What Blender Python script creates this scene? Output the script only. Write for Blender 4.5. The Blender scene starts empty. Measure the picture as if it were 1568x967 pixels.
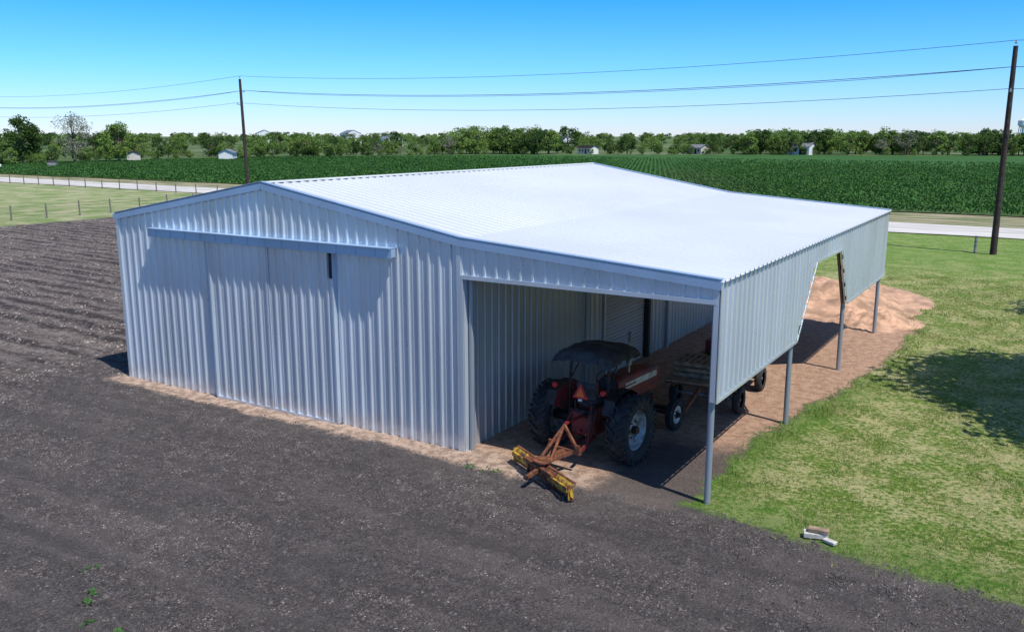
import bpy, math, random
import numpy as np
from mathutils import Vector, Matrix, noise, Euler
random.seed(7); rng=np.random.default_rng(7)
scene=bpy.context.scene
# ------------------------------------------------------------ materials
class N:
    def __init__(s,name):
        s.m=bpy.data.materials.new(name); s.m.use_nodes=True
        s.t=s.m.node_tree; s.b=s.t.nodes['Principled BSDF']; s.L=s.t.links
    def new(s,k,**kw):
        n=s.t.nodes.new(k)
        for a,v in kw.items(): setattr(n,a,v)
        return n
    def put(s,sock,v):
        if isinstance(v,bpy.types.NodeSocket): s.L.new(v,sock)
        else: sock.default_value=v
    def pos(s):
        if not hasattr(s,'_p'):
            g=s.new('ShaderNodeTexCoord'); s._p=g.outputs['Object']
            x=s.new('ShaderNodeSeparateXYZ'); s.L.new(s._p,x.inputs[0]); s.x,s.y,s.z=x.outputs
        return s._p
    def math(s,op,a,b=0.0):
        n=s.new('ShaderNodeMath',operation=op)
        s.put(n.inputs[0],a); s.put(n.inputs[1],b)
        return n.outputs[0]
    def step(s,v,a,b,lo=0.0,hi=1.0):
        n=s.new('ShaderNodeMapRange',interpolation_type='SMOOTHSTEP')
        s.put(n.inputs['Value'],v); n.inputs['From Min'].default_value=a; n.inputs['From Max'].default_value=b
        n.inputs['To Min'].default_value=lo; n.inputs['To Max'].default_value=hi
        return n.outputs[0]
    def noise(s,scale,detail=4,rough=.6,stretch=None,loc=(0,0,0)):
        p=s.pos()
        if stretch or loc!=(0,0,0):
            mp=s.new('ShaderNodeMapping'); s.L.new(p,mp.inputs[0]); mp.inputs['Scale'].default_value=stretch or (1,1,1); mp.inputs['Location'].default_value=loc; p=mp.outputs[0]
        n=s.new('ShaderNodeTexNoise'); s.L.new(p,n.inputs['Vector']); n.inputs['Scale'].default_value=scale
        n.inputs['Detail'].default_value=detail; n.inputs['Roughness'].default_value=rough
        return n.outputs['Fac']
    def mix(s,f,a,b):
        n=s.new('ShaderNodeMix',data_type='RGBA'); s.put(n.inputs[0],f)
        for i,v in((6,a),(7,b)):
            if isinstance(v,(tuple,list)): v=tuple(v)+((1.0,) if len(v)==3 else ())
            s.put(n.inputs[i],v)
        return n.outputs[2]
    def bump(s,h,strength=.5,dist=.02):
        n=s.new('ShaderNodeBump'); s.L.new(h,n.inputs['Height']); n.inputs['Strength'].default_value=strength; n.inputs['Distance'].default_value=dist
        s.L.new(n.outputs[0],s.b.inputs['Normal'])
    def fin(s,col=None,rough=.8,metal=0.0,spec=None):
        if col is not None: s.put(s.b.inputs['Base Color'],col if not isinstance(col,tuple) else col+(1,))
        s.put(s.b.inputs['Roughness'],rough); s.put(s.b.inputs['Metallic'],metal)
        if spec is not None: s.b.inputs['Specular IOR Level'].default_value=spec
        return s.m
def simple(name,c,rough=.7,metal=0.,var=.25,scale=6.,bump=.2,c2=None,dirt=None,thr=(.5,.65)):
    n=N(name); f=n.noise(scale,3)
    a=tuple(v*(1-var) for v in c); b=tuple(min(1,v*(1+var)) for v in c)
    col=n.mix(n.step(f,.3,.7),a,b)
    if dirt: col=n.mix(n.step(n.noise(scale*.7,4,.7,loc=(3,8,1)),*thr),col,dirt)
    if bump: n.bump(n.noise(scale*8,2),bump,.01)
    return n.fin(col,rough,metal)
def galv(name,c,rough,metal,var=.06,dust=.55,bmp=.12,sc=.8):
    n=N(name); n.pos()
    f=n.noise(sc,3,.5,stretch=(1,1,.25))
    col=n.mix(n.step(f,.3,.7),tuple(v*(1-var) for v in c),tuple(min(1,v*(1+var)) for v in c))
    if dust:
        d=n.math('MULTIPLY',n.step(n.z,.8,-.05),n.step(n.noise(3,4,.7),.3,.8))
        col=n.mix(n.math('MULTIPLY',d,dust),col,(.40,.31,.25))
    if bmp: n.bump(n.noise(1.6,2,.5,stretch=(1,1,.5)),bmp,.03)
    return n.fin(col,n.step(f,.2,.8,rough-.04,rough+.06),metal)
M={}
M['wall']=galv('galvalume_siding',(.66,.73,.79),.28,.5)
M['wall_shade']=galv('galvalume_shade_tone',(.40,.43,.44),.42,.35)  # same siding in a darker colour, carrying the shade under the lean-to
M['roof']=galv('galvalume_roof',(.68,.70,.71),.45,.1,.025,0,0,.25)
M['trim']=galv('blue_grey_trim',(.38,.51,.66),.4,.35)
M['steel']=galv('painted_steel_post',(.32,.36,.40),.45,.4)
M['roll']=simple('roll_door_paint',(.36,.36,.35),.6,0,.06,2,0)
M['purlin']=simple('red_oxide_purlin',(.16,.10,.08),.6,.1)
M['dark']=simple('dark_gap_and_shadow',(.02,.02,.02),.8)
M['tyre']=simple('tyre_rubber',(.022,.022,.023),.85,0,.3,9,.4,dirt=(.12,.10,.085),thr=(.54,.74))
M['red']=simple('faded_red_paint',(.21,.022,.02),.5,0.,.3,5,.1,dirt=(.085,.032,.025),thr=(.50,.66))
M['cream']=simple('cream_paint',(.58,.54,.48),.5,0,.2,5,.1,dirt=(.22,.16,.12),thr=(.55,.72))
M['rim']=simple('rim_silver',(.34,.35,.36),.5,.4,.2,6,.1,dirt=(.12,.09,.07),thr=(.44,.64))
M['black']=simple('black_fabric',(.050,.047,.048),.8,0,.4,4,.3,dirt=(.095,.085,.078))
M['iron']=simple('greasy_iron',(.035,.03,.03),.55,.5,.4,8,.2,dirt=(.08,.035,.022))
M['rust']=simple('rusty_steel',(.20,.072,.034),.8,.2,.45,9,.4,dirt=(.07,.035,.025))
M['yellow']=simple('worn_yellow_paint',(.50,.30,.03),.6,0,.25,7,.2,dirt=(.16,.065,.03),thr=(.46,.56))
M['orange']=simple('smv_orange',(.85,.16,.03),.4,0,.1)
M['smvred']=simple('smv_red',(.6,.02,.03),.3,0,.1)
M['white']=simple('white_paint',(.72,.72,.70),.5,0,.08)
M['wood']=simple('grey_timber',(.30,.21,.14),.85,0,.35,7,.4)
M['pole']=simple('creosote_pole',(.040,.026,.022),.85,0,.4,4,.4)
M['wire']=simple('wire',(.06,.06,.065),.5,.5,.1,bump=0)
M['ceram']=simple('insulator',(.35,.36,.38),.3,0,.1)
M['fpost']=simple('fence_post',(.16,.14,.12),.8,0,.3)
M['conc']=simple('concrete_block',(.50,.47,.42),.9,0,.2,9,.4)
M['bark']=simple('bark',(.13,.10,.075),.9,0,.3,5,0)
def leafmat(name,a,b,trans=.25,rand=.35,sc=.9):
    n=N(name); oi=n.new('ShaderNodeObjectInfo')
    f=n.noise(sc,2,.6); g=n.noise(7,1)
    f2=n.math('ADD',n.math('MULTIPLY',f,.7),n.math('MULTIPLY',g,.3))
    f3=n.math('ADD',f2,n.math('MULTIPLY',n.math('SUBTRACT',oi.outputs['Random'],.5),rand))
    col=n.mix(n.step(f3,.3,.7),a,b)
    m=n.fin(col,.7,0,.2)
    tr=n.new('ShaderNodeBsdfTranslucent'); n.L.new(col,tr.inputs[0])
    mx=n.new('ShaderNodeMixShader'); mx.inputs[0].default_value=trans
    out=[q for q in n.t.nodes if q.type=='OUTPUT_MATERIAL'][0]
    n.L.new(n.b.outputs[0],mx.inputs[1]); n.L.new(tr.outputs[0],mx.inputs[2]); n.L.new(mx.outputs[0],out.inputs[0])
    return m
M['leaf']=leafmat('foliage',(.060,.115,.025),(.19,.29,.065),.3,.7)
M['leafpale']=leafmat('pale_foliage',(.20,.21,.14),(.34,.34,.25))
M['crop']=leafmat('crop_leaf',(.036,.105,.024),(.09,.22,.048),.25,0,.25)
# ------------------------------------------------------------ mesh builder
class MB:
    def __init__(s): s.v=[];s.f=[];s.m=[];s.sm=[]
    def add(s,vs,fs,mi=0,smooth=False):
        o=len(s.v); s.v+= [tuple(v) for v in vs]
        for f in fs: s.f.append([i+o for i in f]); s.m.append(mi); s.sm.append(smooth)
    def box(s,c,size,rot=None,mi=0,bev=0.0):
        x,y,z=[q/2 for q in size]; b=min(bev,x*.9,y*.9,z*.9)
        if b<=0:
            vs=[(i*x,j*y,k*z) for i in(-1,1) for j in(-1,1) for k in(-1,1)]
            fs=[(0,1,3,2),(4,6,7,5),(0,4,5,1),(2,3,7,6),(0,2,6,4),(1,5,7,3)]
        else:
            vs=[];idx={}
            for i in(-1,1):
                for j in(-1,1):
                    for k in(-1,1):
                        idx[(i,j,k,0)]=len(vs); vs.append((i*x,j*(y-b),k*(z-b)))
                        idx[(i,j,k,1)]=len(vs); vs.append((i*(x-b),j*y,k*(z-b)))
                        idx[(i,j,k,2)]=len(vs); vs.append((i*(x-b),j*(y-b),k*z))
            fs=[]
            for i in(-1,1):
                fs.append([idx[(i,j,k,0)] for j,k in((-1,-1),(1,-1),(1,1),(-1,1))])
                fs.append([idx[(j,i,k,1)] for j,k in((-1,-1),(1,-1),(1,1),(-1,1))])
                fs.append([idx[(j,k,i,2)] for j,k in((-1,-1),(1,-1),(1,1),(-1,1))])
            for a in(-1,1):
                for c2 in(-1,1):
                    fs.append([idx[(a,c2,-1,0)],idx[(a,c2,1,0)],idx[(a,c2,1,1)],idx[(a,c2,-1,1)]])
                    fs.append([idx[(a,-1,c2,0)],idx[(a,1,c2,0)],idx[(a,1,c2,2)],idx[(a,-1,c2,2)]])
                    fs.append([idx[(-1,a,c2,1)],idx[(1,a,c2,1)],idx[(1,a,c2,2)],idx[(-1,a,c2,2)]])
                    for k in(-1,1): fs.append([idx[(a,c2,k,0)],idx[(a,c2,k,1)],idx[(a,c2,k,2)]])
        R=rot if rot is not None else Matrix.Identity(3)
        s.add([R@Vector(v)+Vector(c) for v in vs],fs,mi)
    def beam(s,p,q,w,h,mi=0,up=(0,0,1)):
        p=Vector(p);q=Vector(q);d=q-p;L=d.length;d.normalize();u=Vector(up);r=d.cross(u).normalized();u=r.cross(d)
        R=Matrix((r,d,u)).transposed()
        s.box((p+q)/2,(w,L,h),R,mi)
    def cyl(s,p,q,r,r2=None,n=12,mi=0,cap=True):
        p=Vector(p);q=Vector(q);r2=r if r2 is None else r2
        d=(q-p).normalized(); a=d.orthogonal().normalized(); b=d.cross(a)
        vs=[]
        for P,R in((p,r),(q,r2)):
            for i in range(n):
                t=2*math.pi*i/n; vs.append(P+a*math.cos(t)*R+b*math.sin(t)*R)
        s.add(vs,[(i,(i+1)%n,n+(i+1)%n,n+i) for i in range(n)],mi,True)
        if cap:
            s.add(vs[:n],[list(range(n))[::-1]],mi); s.add(vs[n:],[list(range(n))],mi)
    def tube(s,pts,r,n=8,mi=0):
        for a,b in zip(pts[:-1],pts[1:]): s.cyl(a,b,r,n=n,mi=mi)
    def lathe(s,prof,c,n=40,mi=0):
        vs=[]
        for i in range(n):
            t=2*math.pi*i/n
            for (u,r) in prof: vs.append((c[0]+u,c[1]+r*math.cos(t),c[2]+r*math.sin(t)))
        k=len(prof);fs=[]
        for i in range(n):
            for j in range(k-1):
                a=i*k+j;b=((i+1)%n)*k+j; fs.append((a,b,b+1,a+1))
        s.add(vs,fs,mi,True)
    def obj(s,name,mats,parent=None,loc=(0,0,0),rot=(0,0,0)):
        me=bpy.data.meshes.new(name); me.from_pydata(s.v,[],s.f)
        for m in mats: me.materials.append(M[m] if isinstance(m,str) else m)
        me.polygons.foreach_set('material_index',s.m); me.polygons.foreach_set('use_smooth',s.sm)
        me.update()
        o=bpy.data.objects.new(name,me); scene.collection.objects.link(o); o.location=loc;o.rotation_euler=rot
        if parent: o.parent=parent
        return o
def empty(name,loc=(0,0,0),rotz=0):
    e=bpy.data.objects.new(name,None); scene.collection.objects.link(e); e.location=loc; e.rotation_euler=(0,0,rotz); e.empty_display_size=.2
    return e
def fastmesh(name,V,k,mats,mi=None,parent=None,F=None):
    V=np.asarray(V,dtype=np.float32).reshape(-1,3); nv=len(V)
    if F is None: F=np.arange(nv,dtype=np.int32); nf=nv//k
    else: F=np.asarray(F,dtype=np.int32).ravel(); nf=len(F)//k
    me=bpy.data.meshes.new(name); me.vertices.add(nv); me.vertices.foreach_set('co',V.ravel())
    me.loops.add(nf*k); me.loops.foreach_set('vertex_index',F)
    me.polygons.add(nf); me.polygons.foreach_set('loop_start',np.arange(nf,dtype=np.int32)*k)
    try: me.polygons.foreach_set('loop_total',np.full(nf,k,dtype=np.int32))
    except Exception: pass
    for m in mats: me.materials.append(M[m] if isinstance(m,str) else m)
    if mi is not None: me.polygons.foreach_set('material_index',np.asarray(mi,dtype=np.int32))
    me.update(calc_edges=True); me.validate()
    o=bpy.data.objects.new(name,me); scene.collection.objects.link(o)
    if parent: o.parent=parent
    return o
# ------------------------------------------------------------ camera, sun, sky
cam=bpy.data.cameras.new('camera'); co=bpy.data.objects.new('camera',cam); scene.collection.objects.link(co)
co.location=(11.13,-15.89,7.155); co.rotation_euler=(math.pi/2-.202,0,.5537)
cam.sensor_width=36; cam.lens=1348/1568*36; cam.clip_end=12000; cam.clip_start=.1
scene.camera=co
sdir=Vector((.58,-.17,1)).normalized()
sl=bpy.data.lights.new('sun','SUN'); sl.energy=5.0; sl.angle=math.radians(.5); sl.color=(1,.965,.91)
so=bpy.data.objects.new('sun',sl); scene.collection.objects.link(so); so.rotation_euler=sdir.to_track_quat('Z','Y').to_euler()
w=bpy.data.worlds.new('World'); scene.world=w; w.use_nodes=True; nt=w.node_tree
sk=nt.nodes.new('ShaderNodeTexSky'); sk.sky_type='NISHITA'; sk.sun_disc=False
sk.sun_elevation=math.asin(sdir.z); sk.sun_rotation=math.atan2(sdir.x,sdir.y)
sk.air_density=1.0; sk.dust_density=0.1; sk.ozone_density=1.5
tc=nt.nodes.new('ShaderNodeTexCoord'); sx=nt.nodes.new('ShaderNodeSeparateXYZ'); nt.links.new(tc.outputs['Generated'],sx.inputs[0])
cr=nt.nodes.new('ShaderNodeValToRGB'); nt.links.new(sx.outputs[2],cr.inputs[0]); e_=cr.color_ramp.elements
stops=[(0.,(.47,.57,.90)),(.025,(.38,.56,.92)),(.07,(.23,.54,1.0)),(.145,(.085,.46,1.0)),(.30,(.22,.45,.76)),(.6,(.40,.51,.64))]
e_[0].position=0; e_[0].color=stops[0][1]+(1,); e_[1].position=.6; e_[1].color=stops[-1][1]+(1,)
for p_,c_ in stops[1:-1]: q_=e_.new(p_); q_.color=c_+(1,)
mu=nt.nodes.new('ShaderNodeMix'); mu.data_type='RGBA'; mu.blend_type='MULTIPLY'; mu.inputs[0].default_value=1
vm=nt.nodes.new('ShaderNodeVectorMath'); vm.operation='SCALE'; vm.inputs['Scale'].default_value=1.38
nt.links.new(cr.outputs[0],vm.inputs[0])
nt.links.new(sk.outputs[0],mu.inputs[6]); nt.links.new(vm.outputs[0],mu.inputs[7]); nt.links.new(mu.outputs[2],nt.nodes['Background'].inputs[0])
nt.nodes['Background'].inputs[1].default_value=.145
scene.view_settings.view_transform='Standard'; scene.view_settings.look='None'; scene.view_settings.exposure=0
# ------------------------------------------------------------ ground
W,L,D,HE,HR,HL=12.27,5.89,18.6,4.9,5.95,4.47
n=N('ground_material'); n.pos()
wob=n.math('SUBTRACT',n.noise(.7,5,.7),.5); wob2=n.math('SUBTRACT',n.noise(3.5,4,.7,loc=(5,5,0)),.5)
X,Y=n.x,n.y
def cl(a,lo,hi): return n.math('MINIMUM',n.math('MAXIMUM',a,lo),hi)
xb=n.math('ADD',5.35,n.math('MULTIPLY',cl(n.math('SUBTRACT',Y,4.),0.,10.),.15))
xb=n.math('SUBTRACT',xb,n.math('MULTIPLY',cl(n.math('SUBTRACT',Y,20.),0.,40.),.55))
wx=n.math('ADD',n.math('MULTIPLY',wob,1.6),n.math('MULTIPLY',wob2,.8))
dx=n.math('ADD',n.math('SUBTRACT',X,xb),wx)
dy=n.math('ADD',n.math('ADD',Y,n.math('MULTIPLY',n.math('SUBTRACT',X,5.9),.17)),n.math('ADD',n.math('MULTIPLY',wx,.7),.35))
lawn=n.math('MULTIPLY',n.step(dx,-.05,.25),n.step(dy,-.1,.25))
ofr=n.math('ADD',Y,n.math('MULTIPLY',wx,.55))
orange=n.math('MULTIPLY',n.step(ofr,-.78,-.5),n.step(n.math('SUBTRACT',X,n.math('MULTIPLY',wx,.4)),-12.9,-12.5))
orange=n.math('MULTIPLY',orange,n.step(dx,.15,-.05)); orange=n.math('MULTIPLY',orange,n.step(Y,42.,38.))
inn=n.math('MULTIPLY',n.step(n.math('ADD',X,n.math('MULTIPLY',wx,.8)),3.0,3.8),n.step(n.math('ADD',Y,n.math('MULTIPLY',wx,1.2)),4.0,2.6))
orange=n.math('MULTIPLY',orange,n.math('SUBTRACT',1.0,n.math('MULTIPLY',inn,.9)))
fine=n.noise(22,5,.75); mid=n.noise(4,5,.65,loc=(3,1,2)); big=n.noise(.35,4,.6)
band=n.noise(.9,4,.65,stretch=(.14,1,1)); band2=n.noise(3.,3,.6,stretch=(.08,1,1))
soil=n.mix(n.step(fine,.32,.68),(.044,.038,.037),(.175,.152,.142))
soil=n.mix(n.math('MULTIPLY',n.step(mid,.44,.60),.5),soil,(.054,.048,.047))
soil=n.mix(n.math('MULTIPLY',n.step(band,.48,.66),.5),soil,(.165,.142,.13))
soil=n.mix(n.math('MULTIPLY',n.step(band2,.52,.70),.35),soil,(.060,.054,.053))
soil=n.mix(n.math('MULTIPLY',n.step(big,.5,.68),.4),soil,(.16,.138,.126))
vor=n.new('ShaderNodeTexVoronoi'); n.L.new(n.pos(),vor.inputs['Vector']); vor.inputs['Scale'].default_value=19
spk=n.math('MULTIPLY',n.step(vor.outputs['Distance'],.28,.10),n.step(n.math('ADD',n.math('MULTIPLY',band,.6),n.math('MULTIPLY',mid,.5)),.50,.68))
soil=n.mix(n.math('MULTIPLY',spk,.6),soil,(.38,.33,.29))
def rutpos(x): return .55*math.sin(x*.16+.5)-.045*x
RUTS=(-2.35,-3.95,-6.1,-7.75)
rx_=n.math('ADD',n.math('MULTIPLY',n.math('SINE',n.math('ADD',n.math('MULTIPLY',X,.16),.5)),.55),n.math('MULTIPLY',X,-.045))
ry=n.math('SUBTRACT',n.math('ADD',Y,n.math('ADD',n.math('MULTIPLY',wob2,.25),n.math('MULTIPLY',wob,.5))),rx_)
rut=None
for c_ in RUTS:
    m_=n.step(n.math('ABSOLUTE',n.math('SUBTRACT',ry,c_)),.30,.10)
    rut=m_ if rut is None else n.math('MAXIMUM',rut,m_)
rut=n.math('MULTIPLY',rut,n.step(big,.40,.56))
soil=n.mix(n.math('MULTIPLY',rut,.5),soil,n.mix(fine,(.055,.048,.047),(.10,.088,.084)))
till=n.step(n.math('ADD',X,n.math('MULTIPLY',wob,6)),-13.,-17.)
ph=n.math('ADD',n.math('MULTIPLY',Y,6.3),n.math('ADD',n.math('MULTIPLY',X,.35),n.math('MULTIPLY',wob,8)))
fur=n.math('SINE',ph)
tilc=n.mix(n.step(n.math('ADD',n.math('MULTIPLY',fur,.24),fine),.3,.9),(.06,.05,.046),(.26,.215,.19))
tilc=n.mix(n.math('MULTIPLY',n.step(band,.48,.6),.6),tilc,(.29,.245,.21))
tilc=n.mix(n.math('MULTIPLY',n.step(n.math('ADD',mid,n.math('MULTIPLY',fine,.4)),.68,.82),.6),tilc,(.05,.042,.04))
soil=n.mix(till,soil,tilc)
g1=n.noise(.8,5,.65,loc=(4,2,0)); g2=n.noise(9,4,.8); g3=n.noise(2.6,4,.7,loc=(9,2,0))
gr=n.mix(n.step(g2,.38,.62),(.080,.155,.022),(.22,.30,.055))
gr=n.mix(n.math('MULTIPLY',n.step(n.math('ADD',n.math('ADD',n.math('MULTIPLY',g1,.6),n.math('MULTIPLY',g3,.4)),n.math('MULTIPLY',n.math('SUBTRACT',g2,.5),.9)),.42,.62),.9),gr,(.50,.45,.22))
gr=n.mix(n.math('MULTIPLY',n.step(fine,.5,.75),.45),gr,(.11,.135,.04))
edgeg=n.math('MAXIMUM',n.step(dy,2.2,.3),n.math('MULTIPLY',n.step(dx,1.6,.2),n.step(Y,14.,8.)))
gr=n.mix(n.math('MULTIPLY',edgeg,.6),gr,(.08,.19,.022))
gr=n.mix(n.math('MULTIPLY',n.step(Y,30.,42.),.5),gr,(.13,.27,.04))
org=n.mix(n.step(mid,.35,.65),(.42,.245,.16),(.58,.385,.265))
org=n.mix(n.math('MULTIPLY',n.step(fine,.5,.7),.5),org,(.30,.19,.135))
org=n.mix(n.step(Y,.9,-.1),org,n.mix(n.step(mid,.4,.6),(.36,.25,.185),(.62,.45,.335)))
pale=n.mix(n.step(big,.35,.65),(.20,.27,.09),(.40,.39,.22))
pale=n.mix(n.math('MULTIPLY',n.step(mid,.5,.7),.3),pale,(.15,.19,.07))
verge=n.mix(n.step(band,.42,.58),(.17,.20,.08),(.42,.35,.24))
far=n.mix(n.step(n.noise(.012,4,.6),.4,.6),(.06,.11,.03),(.14,.17,.08))
col=n.mix(orange,soil,org); col=n.mix(lawn,col,gr)
col=n.mix(n.step(n.math('ADD',X,n.math('MULTIPLY',wob,3)),-60.2,-61.5),col,pale)
yr=n.math('ADD',Y,n.math('MULTIPLY',X,.04))
back=n.step(n.math('ADD',yr,n.math('MULTIPLY',wob,3)),51.5,53.5)
col=n.mix(n.math('MULTIPLY',back,n.step(X,-5.,-20.)),col,pale)
col=n.mix(n.step(n.math('ADD',yr,n.math('MULTIPLY',wob,1.5)),63.,64.),col,verge)
col=n.mix(n.step(Y,85.,95.),col,far)
col=n.mix(n.step(X,-170.,-180.),col,far)
hgt=n.math('ADD',n.math('MULTIPLY',fine,.9),n.math('ADD',n.math('MULTIPLY',mid,1.3),n.math('MULTIPLY',n.math('MULTIPLY',fur,till),.5)))
n.bump(hgt,1.0,.075)
M['ground']=n.fin(col,.95,0,.12)
NX=560
u=np.linspace(-1,1,NX); a=7.15; gx=-2+8*np.sinh(a*u); gy=-2+8*np.sinh(a*u)
GX,GY=np.meshgrid(gx,gy); GZ=np.zeros_like(GX)
def gz(x,y):
    amp=.012 if (-13<x<6.3 and -.4<y<20) else .055
    z=amp*(noise.noise((x*.9,y*.9,0))+.6*noise.noise((x*2.6,y*2.6,4)))
    if y<-1.2 and x>-60:
        z+=.025*noise.noise((x*.2,y*1.2,9)); r=y-rutpos(x)+.25*noise.noise((x*.5,y*.2,3))
        for c_ in RUTS: z-=.018*math.exp(-((r-c_)/.2)**2)-.008*math.exp(-((abs(r-c_)-.38)/.12)**2)
    return z
msk=(np.abs(GX)<75)&(GY>-30)&(GY<55)
for i,j in zip(*np.nonzero(msk)): GZ[i,j]=gz(GX[i,j],GY[i,j])
GV=np.stack([GX,GY,GZ],-1).reshape(-1,3)
ii=np.arange(NX-1); A=(ii[:,None]*NX+ii[None,:]).ravel()
GF=np.stack([A,A+1,A+1+NX,A+NX],-1)
g=fastmesh('ground',GV,4,['ground'],F=GF)
g.data.polygons.foreach_set('use_smooth',[True]*len(g.data.polygons))
# road
n=N('white_gravel_road'); n.pos()
c=n.mix(n.step(n.noise(.6,5,.7,stretch=(.15,1,1)),.35,.65),(.44,.41,.36),(.64,.61,.56)); n.bump(n.noise(12,3),.4,.03)
M['road']=n.fin(c,.95)
vs=[];N2=160
for i in range(N2+1):
    x=-420+640*i/N2; yc=59.4-.04*x
    vs+=[(x,yc-4.1+.5*noise.noise((x*.08,1,0)),.07),(x,yc+4.1+.5*noise.noise((x*.08,9,0)),.07)]
mb=MB(); mb.add(vs,[(2*i,2*i+2,2*i+3,2*i+1) for i in range(N2)]); mb.obj('road',['road'])
# ------------------------------------------------------------ crops
n=N('crop_rows'); n.pos()
ca,sa=math.cos(-.395),math.sin(-.395)
uu=n.math('ADD',n.math('MULTIPLY',n.x,ca),n.math('MULTIPLY',n.y,-sa))
s1=n.math('SINE',n.math('MULTIPLY',uu,2*math.pi/.95))
nn_=n.noise(2,3)
c=n.mix(n.step(n.math('ADD',s1,n.math('MULTIPLY',n.math('SUBTRACT',nn_,.5),2)),-.7,.3),(.09,.075,.045),(.048,.125,.03))
c=n.mix(n.step(n.y,110.,190.),c,(.042,.112,.027))
c=n.mix(n.math('MULTIPLY',n.step(n.noise(.03,4,.6,stretch=(1,.5,1)),.35,.7),.4),c,(.064,.15,.038))
c=n.mix(n.math('MULTIPLY',n.step(nn_,.5,.7),.5),c,(.026,.07,.016))
n.bump(nn_,.8,.3)
M['rows']=n.fin(c,.9,0,.1)
mb=MB(); poly=[(-420,90),(-150,76),(130,74),(130,362),(0,343),(-78,319),(-170,270),(-217,195),(-252,122),(-340,110)]
mb.add([(x,y,.09) for x,y in poly],[list(range(len(poly)))])
crop=empty('crop_field'); mb.obj('row_sheet',['rows'],crop)
P=[]
ddir=np.array([-.385,.923]); nrm=np.array([.923,.385])
tt=np.arange(-40,330,.55)
for k in range(-235,135):
    p=nrm*(k*.95)+ddir*tt[:,None]
    keep=(p[:,1]>75.5)&(p[:,1]<250)&(p[:,0]>-215)&(p[:,0]<16)
    pr=np.clip(1.25-(p[:,1]-76)/140.,.15,1)
    keep&=rng.uniform(0,1,len(tt))<pr
    keep&=(p[:,1]<195+(p[:,0]+217)*.9)
    P.append(p[keep])
P=np.concatenate(P); P+=rng.normal(0,.08,P.shape)
rel=P-np.array([11.13,-15.89]); rr=rel@np.array([.8505,.526]); dd=rel@np.array([-.526,.8505])
P=P[(rr/dd>-.66)&(rr/dd<.66)]
nb=5
ang=rng.uniform(0,2*np.pi,(len(P),nb)); hh=rng.uniform(.30,.55,(len(P),nb)); rd=rng.uniform(.12,.34,(len(P),nb))
tip=np.stack([P[:,None,0]+rd*np.cos(ang),P[:,None,1]+rd*np.sin(ang),hh],-1)
wdt=.10; px=-np.sin(ang)*wdt; py=np.cos(ang)*wdt
basep=np.stack([P[:,None,0]+0*ang,P[:,None,1]+0*ang,0*ang+.08],-1)
midp=(basep*.45+tip*.55); midp[...,2]+=.12
side=np.stack([px,py,0*px],-1)
V=np.stack([basep,midp-side,tip,midp+side],-2).reshape(-1,3)
fastmesh('crop_plants',V,4,['crop'],parent=crop)
# ------------------------------------------------------------ grass blades on the lawn, chips on the soil
def lawnq(x,y):
    xbv=5.35+.15*np.clip(y-4,0,10)-.55*np.clip(y-20,0,40)
    return (x>xbv+.25)&(y+.17*(x-5.9)+.15>0)
def scatter_blades(name,cnt,x0,x1,y0,y1,h0,h1,w,mat,test,lo=-.75,hi=.35):
    x=rng.uniform(x0,x1,cnt);y=rng.uniform(y0,y1,cnt)
    k=test(x,y); x=x[k];y=y[k]
    rel=np.stack([x-11.13,y+15.89],-1); r_=rel@np.array([.8505,.526]); d_=rel@np.array([-.526,.8505])
    k=(np.abs(r_/d_)<.72); x=x[k];y=y[k]
    den=np.array([noise.noise((a*.7,b*.7,3))+.5*noise.noise((a*3,b*3,1)) for a,b in zip(x,y)])
    k=den>rng.uniform(lo,hi,len(x)); x=x[k];y=y[k]
    z=np.array([gz(a,b) for a,b in zip(x,y)])
    m=len(x);a=rng.uniform(0,6.283,m);h=rng.uniform(h0,h1,m);b=rng.uniform(0,6.283,m);l=h*rng.uniform(.2,.9,m)
    ex,ey=np.cos(a)*w,np.sin(a)*w
    V=np.stack([np.stack([x-ex,y-ey,z-.005],-1),np.stack([x+ex,y+ey,z-.005],-1),np.stack([x+np.cos(b)*l,y+np.sin(b)*l,z+h],-1)],1)
    return fastmesh(name,V.reshape(-1,3),3,[mat])
M['grass']=leafmat('grass_blades',(.085,.18,.025),(.42,.41,.15),.3,0,1.4)
scatter_blades('grass',100000,5,15,-2.5,12,.03,.075,.007,'grass',lawnq,-.3,.55)
scatter_blades('grass',60000,4,16,12,34,.04,.09,.012,'grass',lawnq,-.3,.55)
scatter_blades('grass',1800,4.6,14,-3,1.5,.05,.16,.008,'grass',lambda x,y:~lawnq(x,y)&(x>6)&(y+.17*(x-5.9)>-1.))
scatter_blades('grass',5000,5.2,7.6,1,24,.06,.2,.01,'grass',lambda x,y:(np.abs(x-(5.35+.15*np.clip(y-4,0,10)-.55*np.clip(y-20,0,40))-.35)<.35))
M['chip']=simple('straw_and_gravel_chips',(.31,.265,.23),.9,0,.45,3.,0)
M['clod']=simple('soil_clods',(.10,.086,.08),.95,0,.45,3.,0)
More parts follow.
